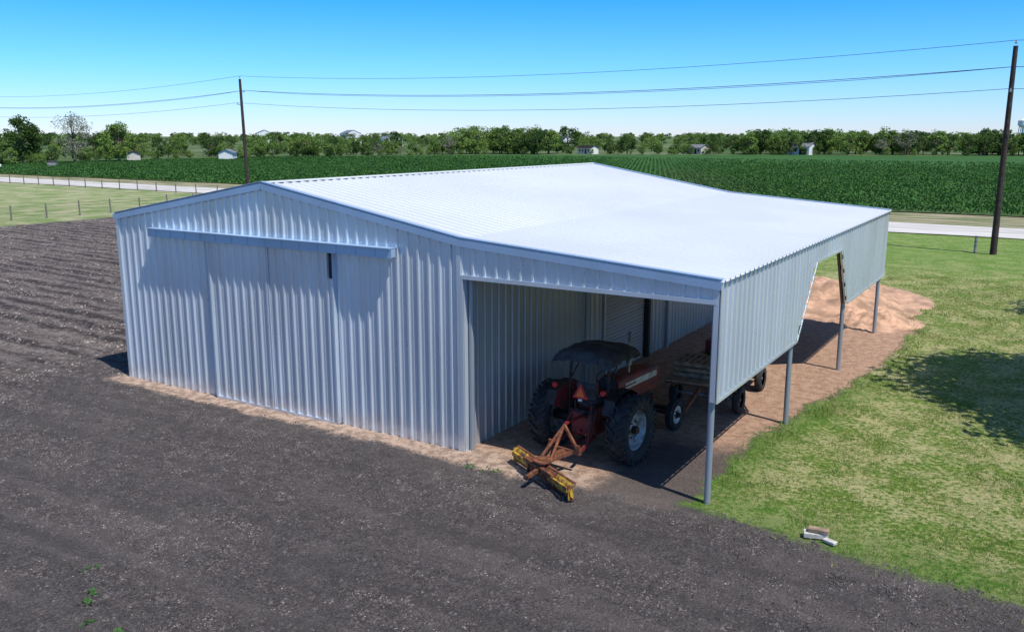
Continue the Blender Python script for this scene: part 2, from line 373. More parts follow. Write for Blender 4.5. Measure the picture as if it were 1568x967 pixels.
def chips(name,cnt,x0,x1,y0,y1,s0,s1,mat,test,thr=(-.3,.5),hz=.8):
    x=rng.uniform(x0,x1,cnt);y=rng.uniform(y0,y1,cnt)
    rel=np.stack([x-11.13,y+15.89],-1); r_=rel@np.array([.8505,.526]); d_=rel@np.array([-.526,.8505])
    k=(np.abs(r_/d_)<.66)&(d_>4)&test(x,y); x=x[k];y=y[k]
    den=np.array([noise.noise((a*.35,b*.7,3))+.6*noise.noise((a*1.5,b*2,1)) for a,b in zip(x,y)])
    if y0<-10:
        r=y-(.55*np.sin(x*.16+.5)-.045*x)
        for c_ in RUTS: den-=.35*np.exp(-((r-c_)/.22)**2)
    k=den>rng.uniform(thr[0],thr[1],len(x)); x=x[k];y=y[k]
    z=np.array([gz(a,b) for a,b in zip(x,y)])
    m=len(x)
    C=np.stack([x,y,z],-1); s=rng.uniform(s0,s1,m)*rng.uniform(.4,1.,m); a=rng.uniform(0,6.283,m)
    asp=rng.uniform(.2,1,m)
    def pt(u_,v_,h_): return C+np.stack([s*(u_*np.cos(a)-v_*asp*np.sin(a)),s*(u_*np.sin(a)+v_*asp*np.cos(a)),s*h_*hz],-1)
    p=[pt(-1,-.8,-.1),pt(1,-.9,-.1),pt(.2,1,-.1)]; t=pt(.1,0,.75)
    T=np.stack([p[0],p[1],t,p[1],p[2],t,p[2],p[0],t],1)
    return fastmesh(name,T.reshape(-1,3),3,[mat])
soilq=lambda x,y:(~lawnq(x,y))&~((x>-12.6)&(x<6)&(y>-.55))
chips('gravel',120000,-16,13,-13,2,.008,.026,'chip',soilq,(-.15,.7))
chips('gravel',120000,-16,13,-13,2,.015,.055,'clod',soilq,(-.9,.3))
chips('gravel',16000,-16,13,-13,2,.03,.07,'clod',soilq,(-.2,.6),1.0)
chips('gravel',60000,-60,-12.8,-5,34,.03,.08,'chip',soilq,(-.1,.5))
chips('gravel',70000,-60,-12.8,-5,34,.04,.12,'clod',soilq,(-.9,.3))
chips('gravel',9000,-1,7,-1,16,.01,.03,'clod',lambda x,y:(x>.1),(-.5,.4))
V=[]
for wx_,wy_ in((-1.3,-8.5),(-1.1,-8.7),(-.6,-9.0),(.1,-9.0),(.25,-9.15),(-2.1,-8.0),(1.0,-.75),(1.3,-.7),(.7,-.8)):
    k_=14; a_=rng.uniform(0,6.28,k_); l_=rng.uniform(.03,.09,k_)
    for q in range(k_):
        cx_,cy_=wx_+rng.normal(0,.06),wy_+rng.normal(0,.06); d_=Vector((math.cos(a_[q]),math.sin(a_[q]),.5)); s_=Vector((-d_.y,d_.x,0))*.35
        b_=Vector((cx_,cy_,gz(cx_,cy_))); L_=l_[q]
        V+=[b_,b_+(d_*.5-s_)*L_,b_+d_*L_,b_+(d_*.5+s_)*L_]
fastmesh('weeds',[tuple(v) for v in V],4,['crop'])
# ------------------------------------------------------------ barn
barn=empty('metal_barn')
def zr(x):
    if x<=-W/2: return HE+(HR-HE)*(x+W)/(W/2)
    if x<=0: return HR-(HR-HE)*(x+W/2)/(W/2)
    return HE-(HE-HL)*x/L
PIT=.3048
def prof(u0,u1,breaks=(),rib=.040):
    base=[(0,rib),(.022,rib),(.046,0),(.095,0),(.105,.006),(.125,.006),(.135,0),(.17,0),(.18,.006),(.20,.006),(.21,0),(.256,0),(.28,rib)]
    us=[];ds=[]
    k=math.floor(u0/PIT)-1
    while k*PIT<u1+PIT:
        for a,b in base: us.append(k*PIT+a); ds.append(b)
        k+=1
    us=np.array(us);ds=np.array(ds)
    extra=[u0,u1]+[b for b in breaks if u0<b<u1]
    keep=(us>u0+1e-4)&(us<u1-1e-4)
    eu=np.array(extra); ed=np.interp(eu,us,ds)
    U=np.concatenate([us[keep],eu]);Dd=np.concatenate([ds[keep],ed]); o=np.argsort(U)
    return U[o],Dd[o]
def siding(name,fn,u0,u1,bot,top,mat,breaks=(),parent=None):
    U,Dd=prof(u0,u1,breaks); mb=MB();vs=[]
    for uu_,d in zip(U,Dd): vs.append(fn(uu_,bot(uu_),d)); vs.append(fn(uu_,top(uu_),d))
    mb.add(vs,[(2*i,2*i+2,2*i+3,2*i+1) for i in range(len(U)-1)])
    return mb.obj(name,[mat],parent or barn)
U,Dd=prof(-.06,D+.06,rib=.044); mb=MB(); st=[-W-.10,-W/2,0,L+.10]; vs=[]
for uu_,d in zip(U,Dd):
    for x in st: vs.append((x,uu_,zr(x)+d+.01))
k=len(st)
mb.add(vs,[(i*k+j,i*k+j+1,(i+1)*k+j+1,(i+1)*k+j) for i in range(len(U)-1) for j in range(k-1)])
mb.obj('roof',['roof'],barn)
mb=MB()
for x,wd in((-W/2,.16),):
    a=[(x-wd,zr(x-wd)+.058),(x,zr(x)+.064),(x+wd,zr(x+wd)+.058)]
    mb.add([(p[0],y,p[1]) for y in(-.08,D+.08) for p in a],[(0,1,4,3),(1,2,5,4)])
mb.obj('ridge_cap',['roof'],barn)
G=lambda y0,s:(lambda u_,z,d:(u_,y0+s*d,z))
siding('front_wall',G(0,-1),-W,0,lambda u_:-.03,lambda u_:zr(u_)-.01,'wall',(-W/2,))
siding('front_header',G(0,-1),0,L,lambda u_:4.09,lambda u_:zr(u_)-.01,'wall')
siding('rear_wall',G(D,1),-W,0,lambda u_:-.03,lambda u_:zr(u_)-.01,'wall',(-W/2,))
siding('rear_header',G(D,1),0,L,lambda u_:4.09,lambda u_:zr(u_)-.01,'wall')
S=lambda x0,s:(lambda u_,z,d:(x0+s*d,u_,z))
siding('left_wall',S(-W,-1),0,D,lambda u_:-.03,lambda u_:HE,'wall')
siding('inner_side_wall',S(0,1),0,7.25,lambda u_:-.03,lambda u_:HE-.02,'wall_shade')
siding('inner_side_wall_rear',S(0,1),10.45,D,lambda u_:-.03,lambda u_:HE-.02,'wall_shade')
siding('inner_side_wall_header',S(0,1),7.25,10.45,lambda u_:3.65,lambda u_:HE-.02,'wall_shade')
PB=2.13
def botside(y):
    if y<=6.05 or y>=12.0: return PB
    if y<7.7: return PB+(3.92-PB)*(y-6.05)/1.65
    if y>10.8: return PB+(3.92-PB)*(12.0-y)/1.2
    return 3.92
siding('lean_to_side_panel',S(L,1),0,D,botside,lambda u_:HL-.01,'wall',(6.05,7.7,10.8,12.0))
mb=MB();vs=[];zz=np.arange(0,3.66,.028);
for i,z in enumerate(zz):
    d=-.05+.014*math.sin(2*math.pi*z/.112)
    vs+=[(d,7.3,z),(d,10.4,z)]
mb.add(vs,[(2*i,2*i+1,2*i+3,2*i+2) for i in range(len(zz)-1)]); mb.obj('roll_up_door',['roll'],barn)
mb=MB()
mb.box((.03,7.22,1.85),(.10,.09,3.7)); mb.box((.05,10.5,2.2),(.14,.16,4.4),mi=1); mb.box((.04,8.86,3.72),(.10,3.1,.12))
mb.obj('roll_up_door_frame',['wall_shade','dark'],barn)
mb=MB()
def rake(x0,x1,y,s):
    p=Vector((x0,y,zr(x0)-.065)); q=Vector((x1,y,zr(x1)-.065)); mb.beam(p,q,.045,.15)
    p=Vector((x0,y-s*.05,zr(x0)+.064)); q=Vector((x1,y-s*.05,zr(x1)+.064)); mb.beam(p,q,.15,.012)
for y,s in((-.072,-1),(D+.072,1)):
    rake(-W-.08,-W/2,y,s); rake(-W/2,.0,y,s); rake(0,L+.06,y,s)
mb.obj('rake_trim',['trim'],barn)
mb=MB()
mb.box((-W+.045,-.051,2.39),(.13,.02,4.84)); mb.box((-W-.051,.05,2.39),(.02,.13,4.84))
mb.box((-.055,-.051,2.39),(.11,.02,4.86)); mb.box((.053,.05,2.0),(.02,.16,4.12)); mb.box((.01,-.054,2.02),(.09,.024,4.10))
mb.box((L/2,-.054,4.08),(L-.02,.03,.09)); mb.box((L/2,0.02,4.075),(L-.04,.10,.02))
mb.box((L+.051,-.0,3.28),(.02,.12,2.34)); mb.box((L-.03,-.054,3.28),(.10,.02,2.30)); 
mb.obj('corner_trim',['wall'],barn)
mb=MB()
pts=[(0,PB),(6.05,PB),(7.7,3.92),(10.8,3.92),(12.0,PB),(D,PB)]
for (a,b),(c2,d2) in zip(pts[:-1],pts[1:]):
    mb.beam((L+.049,a,b),(L+.049,c2,d2),.010,.07); mb.beam((L-.02,a,b+.01),(L-.02,c2,d2+.01),.03,.05)
mb.obj('panel_edge_angle',['wall'],barn)
mb=MB()
for y in(0.09,5.92,12.06,18.2):
    mb.cyl((L-.085,y,-.3),(L-.085,y,HL-.2),.065,n=20)
    yb=max(y,.16); mb.beam((0.06,yb,HE-.22),(L-.14,yb,HL-.21),.12,.22)
    mb.cyl((.13,yb,0),(.13,yb,HE-.35),.06,n=16)
mb.obj('lean_to_posts_and_rafters',['steel'],barn)
mb=MB()
for x in(.9,1.8,2.7,3.6,4.5,5.4): mb.beam((x,.24,zr(x)-.055),(x,D-.25,zr(x)-.055),.06,.085)
for z in(2.25,3.3,4.25):
    if z>3.5: mb.beam((L-.07,.2,z),(L-.07,D-.1,z),.06,.15)
    else:
        for a,b in(((.2),(6.0 if z<3 else 7.0)),((12.1 if z<3 else 11.4),D-.1)): mb.beam((L-.07,a,z),(L-.07,b,z),.06,.12)
mb.beam((L-.10,6.05,2.15),(L-.10,7.7,3.94),.06,.15); mb.beam((L-.10,12.0,2.15),(L-.10,10.8,3.94),.06,.15)
mb.obj('purlins_and_girts',['purlin'],barn)
for nm,a,b in(('sliding_door_left',-8.25,-6.03),('sliding_door_right',-6.01,-3.78)):
    siding(nm,G(-.085,-1),a,b,lambda u_:.02,lambda u_:4.40,'wall')
mb=MB()
for x in(-8.25,-3.78): mb.box((x,-.075,2.2),(.05,.13,4.36))
mb.box((-6.02,-.105,2.2),(.035,.03,4.34)); 
mb.box((-6.02,-.095,.03),(4.44,.07,.07))
mb.obj('sliding_door_edges',['wall'],barn)
mb=MB()
mb.box((-6.18,-.17,4.50),(8.75,.16,.20)); mb.beam((-10.56,-.175,4.615),(-1.80,-.175,4.615),.30,.012)
mb.box((-6.18,-.262,4.5),(8.78,.012,.24))
for x in np.arange(-10.2,-1.8,.61): mb.box((x,-.272,4.49),(.02,.012,.20))
mb.obj('sliding_door_track',['trim'],barn)
mb=MB(); mb.box((-3.80,-.155,4.05),(.06,.05,.62)); mb.box((-6.02,-.055,-.0),(4.6,.03,.05)); mb.obj('door_shadow_and_gap',['dark'],barn)  # dark bar painted in as bracket shadow; dark strip for the gap under doors
# ------------------------------------------------------------ dirt pile
def pile(name,c,rx,ry,h,seed,mat):
    mb=MB();n_=60;vs=[]
    for i in range(n_):
        for j in range(n_):
            u_=-1+2*i/(n_-1);v_=-1+2*j/(n_-1); r=math.hypot(u_,v_)
            z=max(0,1-r**1.5)*h*(.8+.6*noise.noise((u_*2+seed,v_*2,0)))
            z+=.22*noise.noise((u_*6,v_*6,seed))*min(1,z*3)+.16*noise.noise((u_*15,v_*15,seed))*min(1,z*3)
            vs.append((c[0]+u_*rx,c[1]+v_*ry,z-.04))
    mb.add(vs,[(i*n_+j,(i+1)*n_+j,(i+1)*n_+j+1,i*n_+j+1) for i in range(n_-1) for j in range(n_-1)],0,True)
    return mb.obj(name,[mat])
M['clay']=simple('orange_clay',(.46,.28,.18),.95,0,.35,1.5,.8)
pile('dirt_pile',(2.6,24.8),4.6,5.2,.85,3,'clay')
pile('dirt_pile',(5.3,20.6),2.0,2.6,.40,8,'clay')
# ------------------------------------------------------------ tractor
T=empty('tractor',(2.55,1.45,0),math.radians(-4))
def wheel(name,cx,cy,R,Wd,rimr,lug=True,rimm='rim'):
    mb=MB(); h=Wd/2
    pr=[(-h*.55,rimr),(-h*.9,rimr+.06),(-h,R*.72+rimr*.2),(-h*.92,R-.07),(-h*.7,R-.035),(0,R-.03),(h*.7,R-.035),(h*.92,R-.07),(h,R*.72+rimr*.2),(h*.9,rimr+.06),(h*.55,rimr)]
    mb.lathe(pr,(cx,cy,R),n=44)
    if lug:
        k=18
        for i in range(k):
            for s in(-1,1):
                t=2*math.pi*(i+(.5 if s>0 else 0))/k
                Rm=Matrix.Rotation(t,3,'X')@Matrix.Rotation(s*math.radians(42),3,'Z')
                c0=Matrix.Rotation(t,3,'X')@Vector((s*h*.5,0,R-.015))
                mb.box(Vector((cx,cy,R))+c0,(h*1.22,.06,.055),Rm)
                c1=Matrix.Rotation(t+.06,3,'X')@Vector((s*h*.97,0,R-.07))
                mb.box(Vector((cx,cy,R))+c1,(.035,.06,.13),Matrix.Rotation(t+.06,3,'X'))
    else:
        for u_ in(-h*.5,0,h*.5): mb.lathe([(u_-.015,R-.035),(u_-.01,R),(u_+.01,R),(u_+.015,R-.035)],(cx,cy,R),n=36)
    s=1 if cx>0 else -1
    mb.lathe([(s*h*.62,rimr+.012),(s*h*.55,rimr-.03),(s*h*.05,rimr-.05),(s*.0,rimr*.55),(s*.05,rimr*.4),(s*.05,.001)],(cx,cy,R),n=36,mi=1)
    mb.lathe([(-s*h*.62,rimr+.012),(-s*h*.4,rimr-.04),(-s*.02,rimr-.05),(-s*.02,.001)],(cx,cy,R),n=36,mi=1)
    mb.cyl((cx-s*.2,cy,R),(cx+s*.16,cy,R),.09 if lug else .06,n=16,mi=2)
    for i in range(6):
        t=i*math.pi/3; rr_=rimr*.42; mb.cyl((cx+s*.03,cy+rr_*math.cos(t),R+rr_*math.sin(t)),(cx+s*.08,cy+rr_*math.cos(t),R+rr_*math.sin(t)),.02,n=6,mi=2)
    return mb.obj(name,['tyre',rimm,'iron'],T)
wheel('rear_wheel_left',-1.02,0,.77,.46,.44); wheel('rear_wheel_right',1.02,0,.77,.46,.44)
wheel('front_wheel_left',-.85,2.6,.40,.22,.21,False,'cream'); wheel('front_wheel_right',.85,2.6,.40,.22,.21,False,'cream')
def loft(mb,secs,mi=0,caps=True,smooth=False):
    k=len(secs[0]);vs=[p for s in secs for p in s]
    mb.add(vs,[(i*k+j,i*k+(j+1)%k,(i+1)*k+(j+1)%k,(i+1)*k+j) for i in range(len(secs)-1) for j in range(k)],mi,smooth)
    if caps: mb.add(secs[0],[list(range(k))[::-1]],mi); mb.add(secs[-1],[list(range(k))],mi)
def sec(y,w_,z0,z1,r):
    pts=[(-w_,z0)]
    for t in range(5): a_=math.pi-t*math.pi/8; pts.append((-w_+r+r*math.cos(a_),z1-r+r*math.sin(a_)))
    for t in range(5): a_=math.pi/2-t*math.pi/8; pts.append((w_-r+r*math.cos(a_),z1-r+r*math.sin(a_)))
    pts.append((w_,z0)); return [(p[0],y,p[1]) for p in pts]
mb=MB()
loft(mb,[sec(.75,.27,1.02,1.58,.12),sec(1.0,.29,1.0,1.62,.12),sec(2.4,.28,1.0,1.56,.10),sec(2.85,.26,.98,1.50,.10),sec(2.95,.22,1.0,1.44,.09)],0)
for s in(-1,1):
    mb.box((s*.292,1.85,1.38),(.012,1.6,.15),mi=1); mb.box((s*.297,1.3,1.38),(.012,.5,.035),mi=0)
mb.box((0,2.965,1.15),(.40,.03,.36),mi=2)
for i in range(6): mb.box((0,2.985,1.01+i*.055),(.38,.012,.015),mi=1)
mb.obj('hood',['red','cream','iron'],T)
mb=MB()
mb.box((0,1.75,.80),(.40,1.7,.40),bev=.05); mb.box((0,.35,.85),(.50,1.3,.48),bev=.06); mb.box((0,-.1,.82),(.62,.7,.62),bev=.08,mi=1)
mb.cyl((-.95,0,.77),(.95,0,.77),.12,n=16); mb.box((0,2.6,.62),(.30,.5,.28),bev=.03)
mb.beam((-.85,2.6,.52),(.85,2.6,.52),.11,.10,mi=0); mb.cyl((-.85,2.6,.40),(.85,2.6,.40),.04)
for s in(-1,1): mb.cyl((s*.72,2.6,.35),(s*.72,2.6,.66),.045)
for s in(-1,1): mb.cyl((s*.25,1.4+.2*s,.9),(s*.36,1.4,1.0),.06,n=10)
mb.box((0,-.36,.95),(.42,.16,.36),bev=.04,mi=0); mb.cyl((-.25,-.3,1.12),(-.25,-.3,1.3),.03); mb.cyl((.2,-.36,1.0),(.2,-.36,1.32),.025,mi=1)
mb.obj('engine_and_transmission',['iron','red'],T)
mb=MB()
for s in(-1,1):
    pl=[(-.62,1.18),(-.50,1.50),(-.25,1.60),(.25,1.60),(.52,1.46),(.62,1.10)]
    o=[]
    for y,z in pl: o+=[(s*.62,y,z),(s*.88,y,z)]
    mb.add(o,[(2*i,2*i+1,2*i+3,2*i+2) for i in range(5)],1)
    mb.add([(s*.62,0,.9)]+[(s*.62,y,z) for y,z in pl],[(0,i+1,i+2) for i in range(5)],0)
mb.box((0,.45,.98),(.9,.55,.03),mi=1)
for s in(-1,1): mb.box((s*.5,.55,.62),(.26,.3,.03),mi=1); mb.beam((s*.5,.55,.6),(s*.4,.5,.95),.04,.04,mi=1)
mb.obj('fenders_and_platform',['red','iron'],T)
mb=MB()
mb.box((0,.02,1.28),(.52,.48,.12),bev=.05); mb.box((0,-.24,1.52),(.50,.12,.42),Matrix.Rotation(.15,3,'X'),bev=.05)
mb.box((0,0,1.14),(.3,.3,.2)); 
for s in(-1,1): mb.box((s*.29,-.05,1.45),(.07,.34,.07),bev=.02)
mb.obj('seat',['black'],T)
mb=MB()
c=Vector((0,.58,1.68)); ax=Vector((0,-.55,.83)).normalized(); a_=Vector((1,0,0)); b_=ax.cross(a_)
ring=[c+.21*(a_*math.cos(t)+b_*math.sin(t)) for t in np.linspace(0,2*math.pi,21)]
mb.tube(ring,.014,6)
for t in(0,2.1,4.2): mb.cyl(c,c+.21*(a_*math.cos(t)+b_*math.sin(t)),.01,n=6)
mb.cyl(c,(0,.85,1.2),.025,n=8); mb.box((0,.78,1.45),(.42,.14,.28),Matrix.Rotation(-.3,3,'X'),bev=.03)
mb.obj('steering_wheel',['black'],T)
mb=MB()
mb.cyl((.10,1.55,1.5),(.10,1.55,1.80),.03,n=12); mb.cyl((.10,1.55,1.78),(.10,1.55,2.2),.065,n=14); mb.cyl((.10,1.55,2.2),(.10,1.55,2.52),.032,n=12)
mb.box((.10,1.52,2.55),(.09,.10,.01),Matrix.Rotation(.6,3,'X')); mb.cyl((-.08,1.2,1.5),(-.08,1.2,1.85),.045,n=12); mb.cyl((-.08,1.2,1.85),(-.08,1.2,1.98),.09,n=14)
mb.obj('exhaust_stack',['rim'],T)
mb=MB()
for s in(-1,1):
    mb.tube([(s*.52,-.12,.85),(s*.50,-.14,1.6),(s*.48,-.10,2.3)],.035,10); mb.beam((s*.48,-.45,2.30),(s*.48,.85,2.36),.04,.05)
    mb.cyl((s*.50,-.14,1.7),(s*.48,.5,2.3),.015,n=6)
mb.cyl((-.48,-.1,2.3),(.48,-.1,2.3),.03); mb.cyl((-.48,.85,2.36),(.48,.85,2.36),.02); mb.cyl((-.48,-.45,2.3),(.48,-.45,2.3),.02)
mb.obj('roll_bar',['iron'],T)
mb=MB();vs=[];na=20
for i in range(na+1):
    for j in range(na+1):
        u_=-1+2*i/na;v_=-1+2*j/na
        z=2.50-.08*abs(u_)**2.2-.06*v_*v_
        e=max(abs(u_),abs(v_))
        if e>.84: z-=(e-.84)/.16*(.18+.09*noise.noise((u_*4,v_*4,2)))
        z+=.035*noise.noise((u_*3,v_*3,7))
        x=u_*.76*(1 if e<=.9 else .97); y=.2+v_*.78
        vs.append((x,y,z))
q=na+1
mb.add(vs,[(i*q+j,(i+1)*q+j,(i+1)*q+j+1,i*q+j+1) for i in range(na) for j in range(na)],0,True)
mb.obj('canopy',['black'],T)
mb=MB()
mb.add([(-.20,-.52,1.42),(.20,-.52,1.42),(0,-.50,1.76)],[(0,1,2)],1)
mb.add([(-.12,-.527,1.455),(.12,-.527,1.455),(0,-.515,1.67)],[(0,1,2)],0)
mb.add([(-.05,-.524,1.36),(.05,-.524,1.36),(.05,-.524,1.41),(-.05,-.524,1.41)],[(0,1,2,3)],2)
mb.beam((0,-.49,.9),(0,-.49,1.7),.03,.02,mi=3)
for s in(-1,1): mb.cyl((s*.62,-.62,1.66),(s*.62,-.55,1.66),.06,n=12,mi=1); mb.beam((s*.62,-.54,1.45),(s*.62,-.54,1.64),.02,.02,mi=3)
mb.obj('slow_moving_sign',['orange','smvred','white','iron'],T)
mb=MB()
for s in(-1,1):
    mb.beam((s*.28,-.3,.55),(s*.40,-1.15,.45),.05,.08); mb.beam((s*.26,-.35,1.1),(s*.38,-.85,.5),.035,.035); mb.beam((s*.22,-.15,1.05),(s*.26,-.45,1.12),.05,.06,mi=1)
mb.beam((0,-.4,1.0),(0,-1.15,1.0),.05,.05); mb.beam((0,-.2,.45),(0,-.85,.42),.09,.04); mb.cyl((0,-.35,.65),(0,-.55,.65),.04)
mb.cyl((.12,-.3,.9),(.12,-.6,1.15),.05,mi=1); mb.cyl((.3,-.5,.6),(.42,-.5,1.25),.028,mi=1)
hs_=[Vector((.1,-.3,1.2)),Vector((.3,-.5,1.35)),Vector((.45,-.75,1.1)),Vector((.4,-.95,.75))]; mb.tube(hs_,.015,6,mi=1)
mb.obj('three_point_hitch',['red','iron'],T)
# ------------------------------------------------------------ grader blade
Gd=empty('grader_blade',(2.50,-.02,0),math.radians(-4))
mb=MB()
for s in(-1,1):
    mb.beam((s*.38,.22,.42),(s*.36,.22,.62),.06,.06); mb.beam((s*.36,.22,.5),(0,.22,1.02),.06,.05); mb.beam((0,.20,1.0),(s*.14,-.55,.42),.05,.04)
    mb.beam((s*.22,.2,.45),(0,-.5,.40),.07,.08)
mb.beam((-.42,.22,.46),(.42,.22,.46),.08,.09); mb.beam((0,.22,.42),(0,-.75,.40),.12,.12)
mb.cyl((0,-.62,.22),(0,-.62,.52),.10,n=16); mb.cyl((0,-.62,.46),(0,-.62,.49),.21,n=20)
mb.beam((-.02,-.7,.30),(.0,-1.2,.28),.07,.07)
mb.obj('hitch_frame',['rust'],Gd)
mb=MB()
ra=Matrix.Rotation(math.radians(-27),3,'Z')
prf=[(.04,.02),(-.04,.12),(-.06,.22),(-.02,.33),(.04,.38)]
vs=[ra@Vector((-1.22+2.44*i/8,dy_,z))+Vector((0,-.62,0)) for i in range(9) for (dy_,z) in prf]
o=len(mb.v); mb.v+=[tuple(v) for v in vs]
for i in range(8):
    for j in range(4):
        f=(i*5+j,(i+1)*5+j,(i+1)*5+j+1,i*5+j+1)
        mb.f.append([k_+o for k_ in f]); mb.m.append(1 if (i in(2,3,4,5)) or j==0 else 0); mb.sm.append(True)
for z in(.06,.38):
    p=ra@Vector((-1.22,.02 if z<.1 else .06,z))+Vector((0,-.62,0)); q_=ra@Vector((1.22,.02 if z<.1 else .06,z))+Vector((0,-.62,0))
    mb.beam(p,q_,.05,.03,mi=1)
for s in(-1,1):
    for k_ in(.55,1.18): p=ra@Vector((s*k_,-.02,.2))+Vector((0,-.62,0)); mb.box(p,(.02,.12,.34),ra,mi=0 if k_>1 else 1)
    p=ra@Vector((s*.8,-.09,.26))+Vector((0,-.62,0)); mb.box(p,(.75,.05,.10),ra,mi=0)
p=ra@Vector((-.6,-.10,.34))+Vector((0,-.62,0));q_=ra@Vector((.6,-.10,.34))+Vector((0,-.62,0)); mb.beam(p,q_,.09,.07,mi=1)
mb.obj('blade',['yellow','rust'],Gd)
# ------------------------------------------------------------ trailer
TR=empty('flatbed_trailer',(3.6,7.3,0),math.radians(3))
mb=MB()
for i in range(12): mb.box((-.88+i*.16,0,.86),(.15,4.0,.05),mi=0)
for s in(-1,1): mb.beam((s*.7,-2,.78),(s*.7,2,.78),.07,.11,mi=1)
for y in(-1.9,-.6,.7,1.9): mb.beam((-.95,y,.80),(.95,y,.80),.07,.07,mi=1)
mb.beam((0,-2,.72),(0,-3.1,.5),.09,.09,mi=1)
mb.obj('deck',['wood','rust'],TR)
mb=MB()
for x in(-1,1):
    for y in(-1.2,1.2):
        mb.lathe([(-.08,.2),(-.1,.32),(-.06,.36),(.06,.36),(.1,.32),(.08,.2)],(x*.85,y,.36),n=28); mb.lathe([(-.07,.21),(0,.18),(0,.001)],(x*.85,y,.36),n=20,mi=1)
mb.cyl((-.9,-1.2,.36),(.9,-1.2,.36),.04,mi=1);mb.cyl((-.9,1.2,.36),(.9,1.2,.36),.04,mi=1)
mb.obj('wheels',['tyre','rim'],TR)
mb=MB()
for k_,(x,y) in enumerate(((-.3,-1.0),(.3,.6))):
    for lv in range(3):
        z=.89+lv*.14
        for i in range(7): mb.box((x-.5+i*.165,y,z+.11),(.10,1.1,.02))
        for j in(-.5,0,.5): mb.box((x,y+j,z+.05),(1.1,.09,.09))
mb.obj('pallets',['wood'],TR)
mb=MB(); mb.box((.5,-.2,1.45),(.5,.7,.3),bev=.04,mi=0); mb.box((-.5,1.5,1.1),(.6,.6,.4),bev=.03,mi=1); mb.obj('boxes',['cream','red'],TR)
# ------------------------------------------------------------ blocks on lawn
mb=MB(); mb.box((8.0,-.35,.07),(.42,.20,.10),Matrix.Rotation(.3,3,'Z'),bev=.012); mb.box((8.05,-.36,.165),(.36,.14,.075),Matrix.Rotation(.1,3,'Z'),mi=1,bev=.01); mb.box((8.28,-.47,.05),(.24,.12,.06),Matrix.Rotation(-.4,3,'Z'),bev=.01)
mb.obj('concrete_block',['conc','wood'])
# ------------------------------------------------------------ utility poles & wires
poles=[(-135.4,56.4,12.9),(-63.7,50.9,13.0),(8.0,45.4,12.3),(79.7,39.9,12.6)]
att=[]
for (x,y,h) in poles:
    P0=empty('utility_pole',(x,y,0)); mb=MB()
    lean=-.35 if x==-63.7 else 0
    mb.cyl((0,0,-.5),(lean,0,h),.20,.13,n=16); mb.obj('pole_shaft',['pole'],P0)
    mb=MB(); tops=[]
    for k_,(dz,off) in enumerate(((.12,0),(-1.35,.22),(-2.65,-.22))):
        z=h+dz; 
        if off: mb.beam((lean,0,z),(lean,off*2.2,z+.05),.05,.05,mi=1)
        mb.cyl((lean,off*2.2,z),(lean,off*2.2,z+.22),.05,.035,n=10); mb.cyl((lean,off*2.2,z+.05),(lean,off*2.2,z+.08),.09,n=12); tops.append((x+lean,y+off*2.2,z+.2))
    mb.obj('insulators',['ceram','iron'],P0); att.append(tops)
wires=empty('power_lines')
for a_,b_ in zip(att[:-1],att[1:]):
    for k_ in range(3):
        for off,r_ in(((0,.015),) if k_!=1 else ((0,.02),(-.10,.015))):
            p=Vector(a_[k_]);q_=Vector(b_[k_]); pts=[]
            for i in range(25):
                t=i/24; v=p.lerp(q_,t); v.z-=4*1.0*t*(1-t)+(-off)*min(1,8*t,8*(1-t)); pts.append(v)
            mb=MB(); mb.tube(pts,r_,5); mb.obj('wire',['wire'],wires)
mb=MB(); mb.cyl((7.0,45.5,-.2),(7.0,45.5,1.0),.09,n=12); mb.cyl((7.0,45.5,1.0),(7.0,45.5,1.06),.11,n=12); mb.obj('pipe_marker',['rim'])
# ------------------------------------------------------------ fences
def fence(pts,sp,h):
    mb=MB()
    for a_,b_ in zip(pts[:-1],pts[1:]):
        a_=Vector(a_);b_=Vector(b_);k_=int((b_-a_).length/sp)
        for i in range(k_+1):
            p=a_.lerp(b_,i/k_); hh_=h*random.uniform(.92,1.08); mb.cyl((p.x,p.y,-.2),(p.x+random.uniform(-.06,.06),p.y,hh_),.075,.06,n=7)
        for z in(.3,.6,.9,1.15): mb.cyl((a_.x,a_.y,z),(b_.x,b_.y,z),.012,n=4,mi=1)
    return mb.obj('wire_fence',['fpost','wire'])
fence([(-65,-15,0),(-65,54,0)],3.1,1.35); fence([(-150,60.3,0),(-60,56.6,0)],4,1.3)
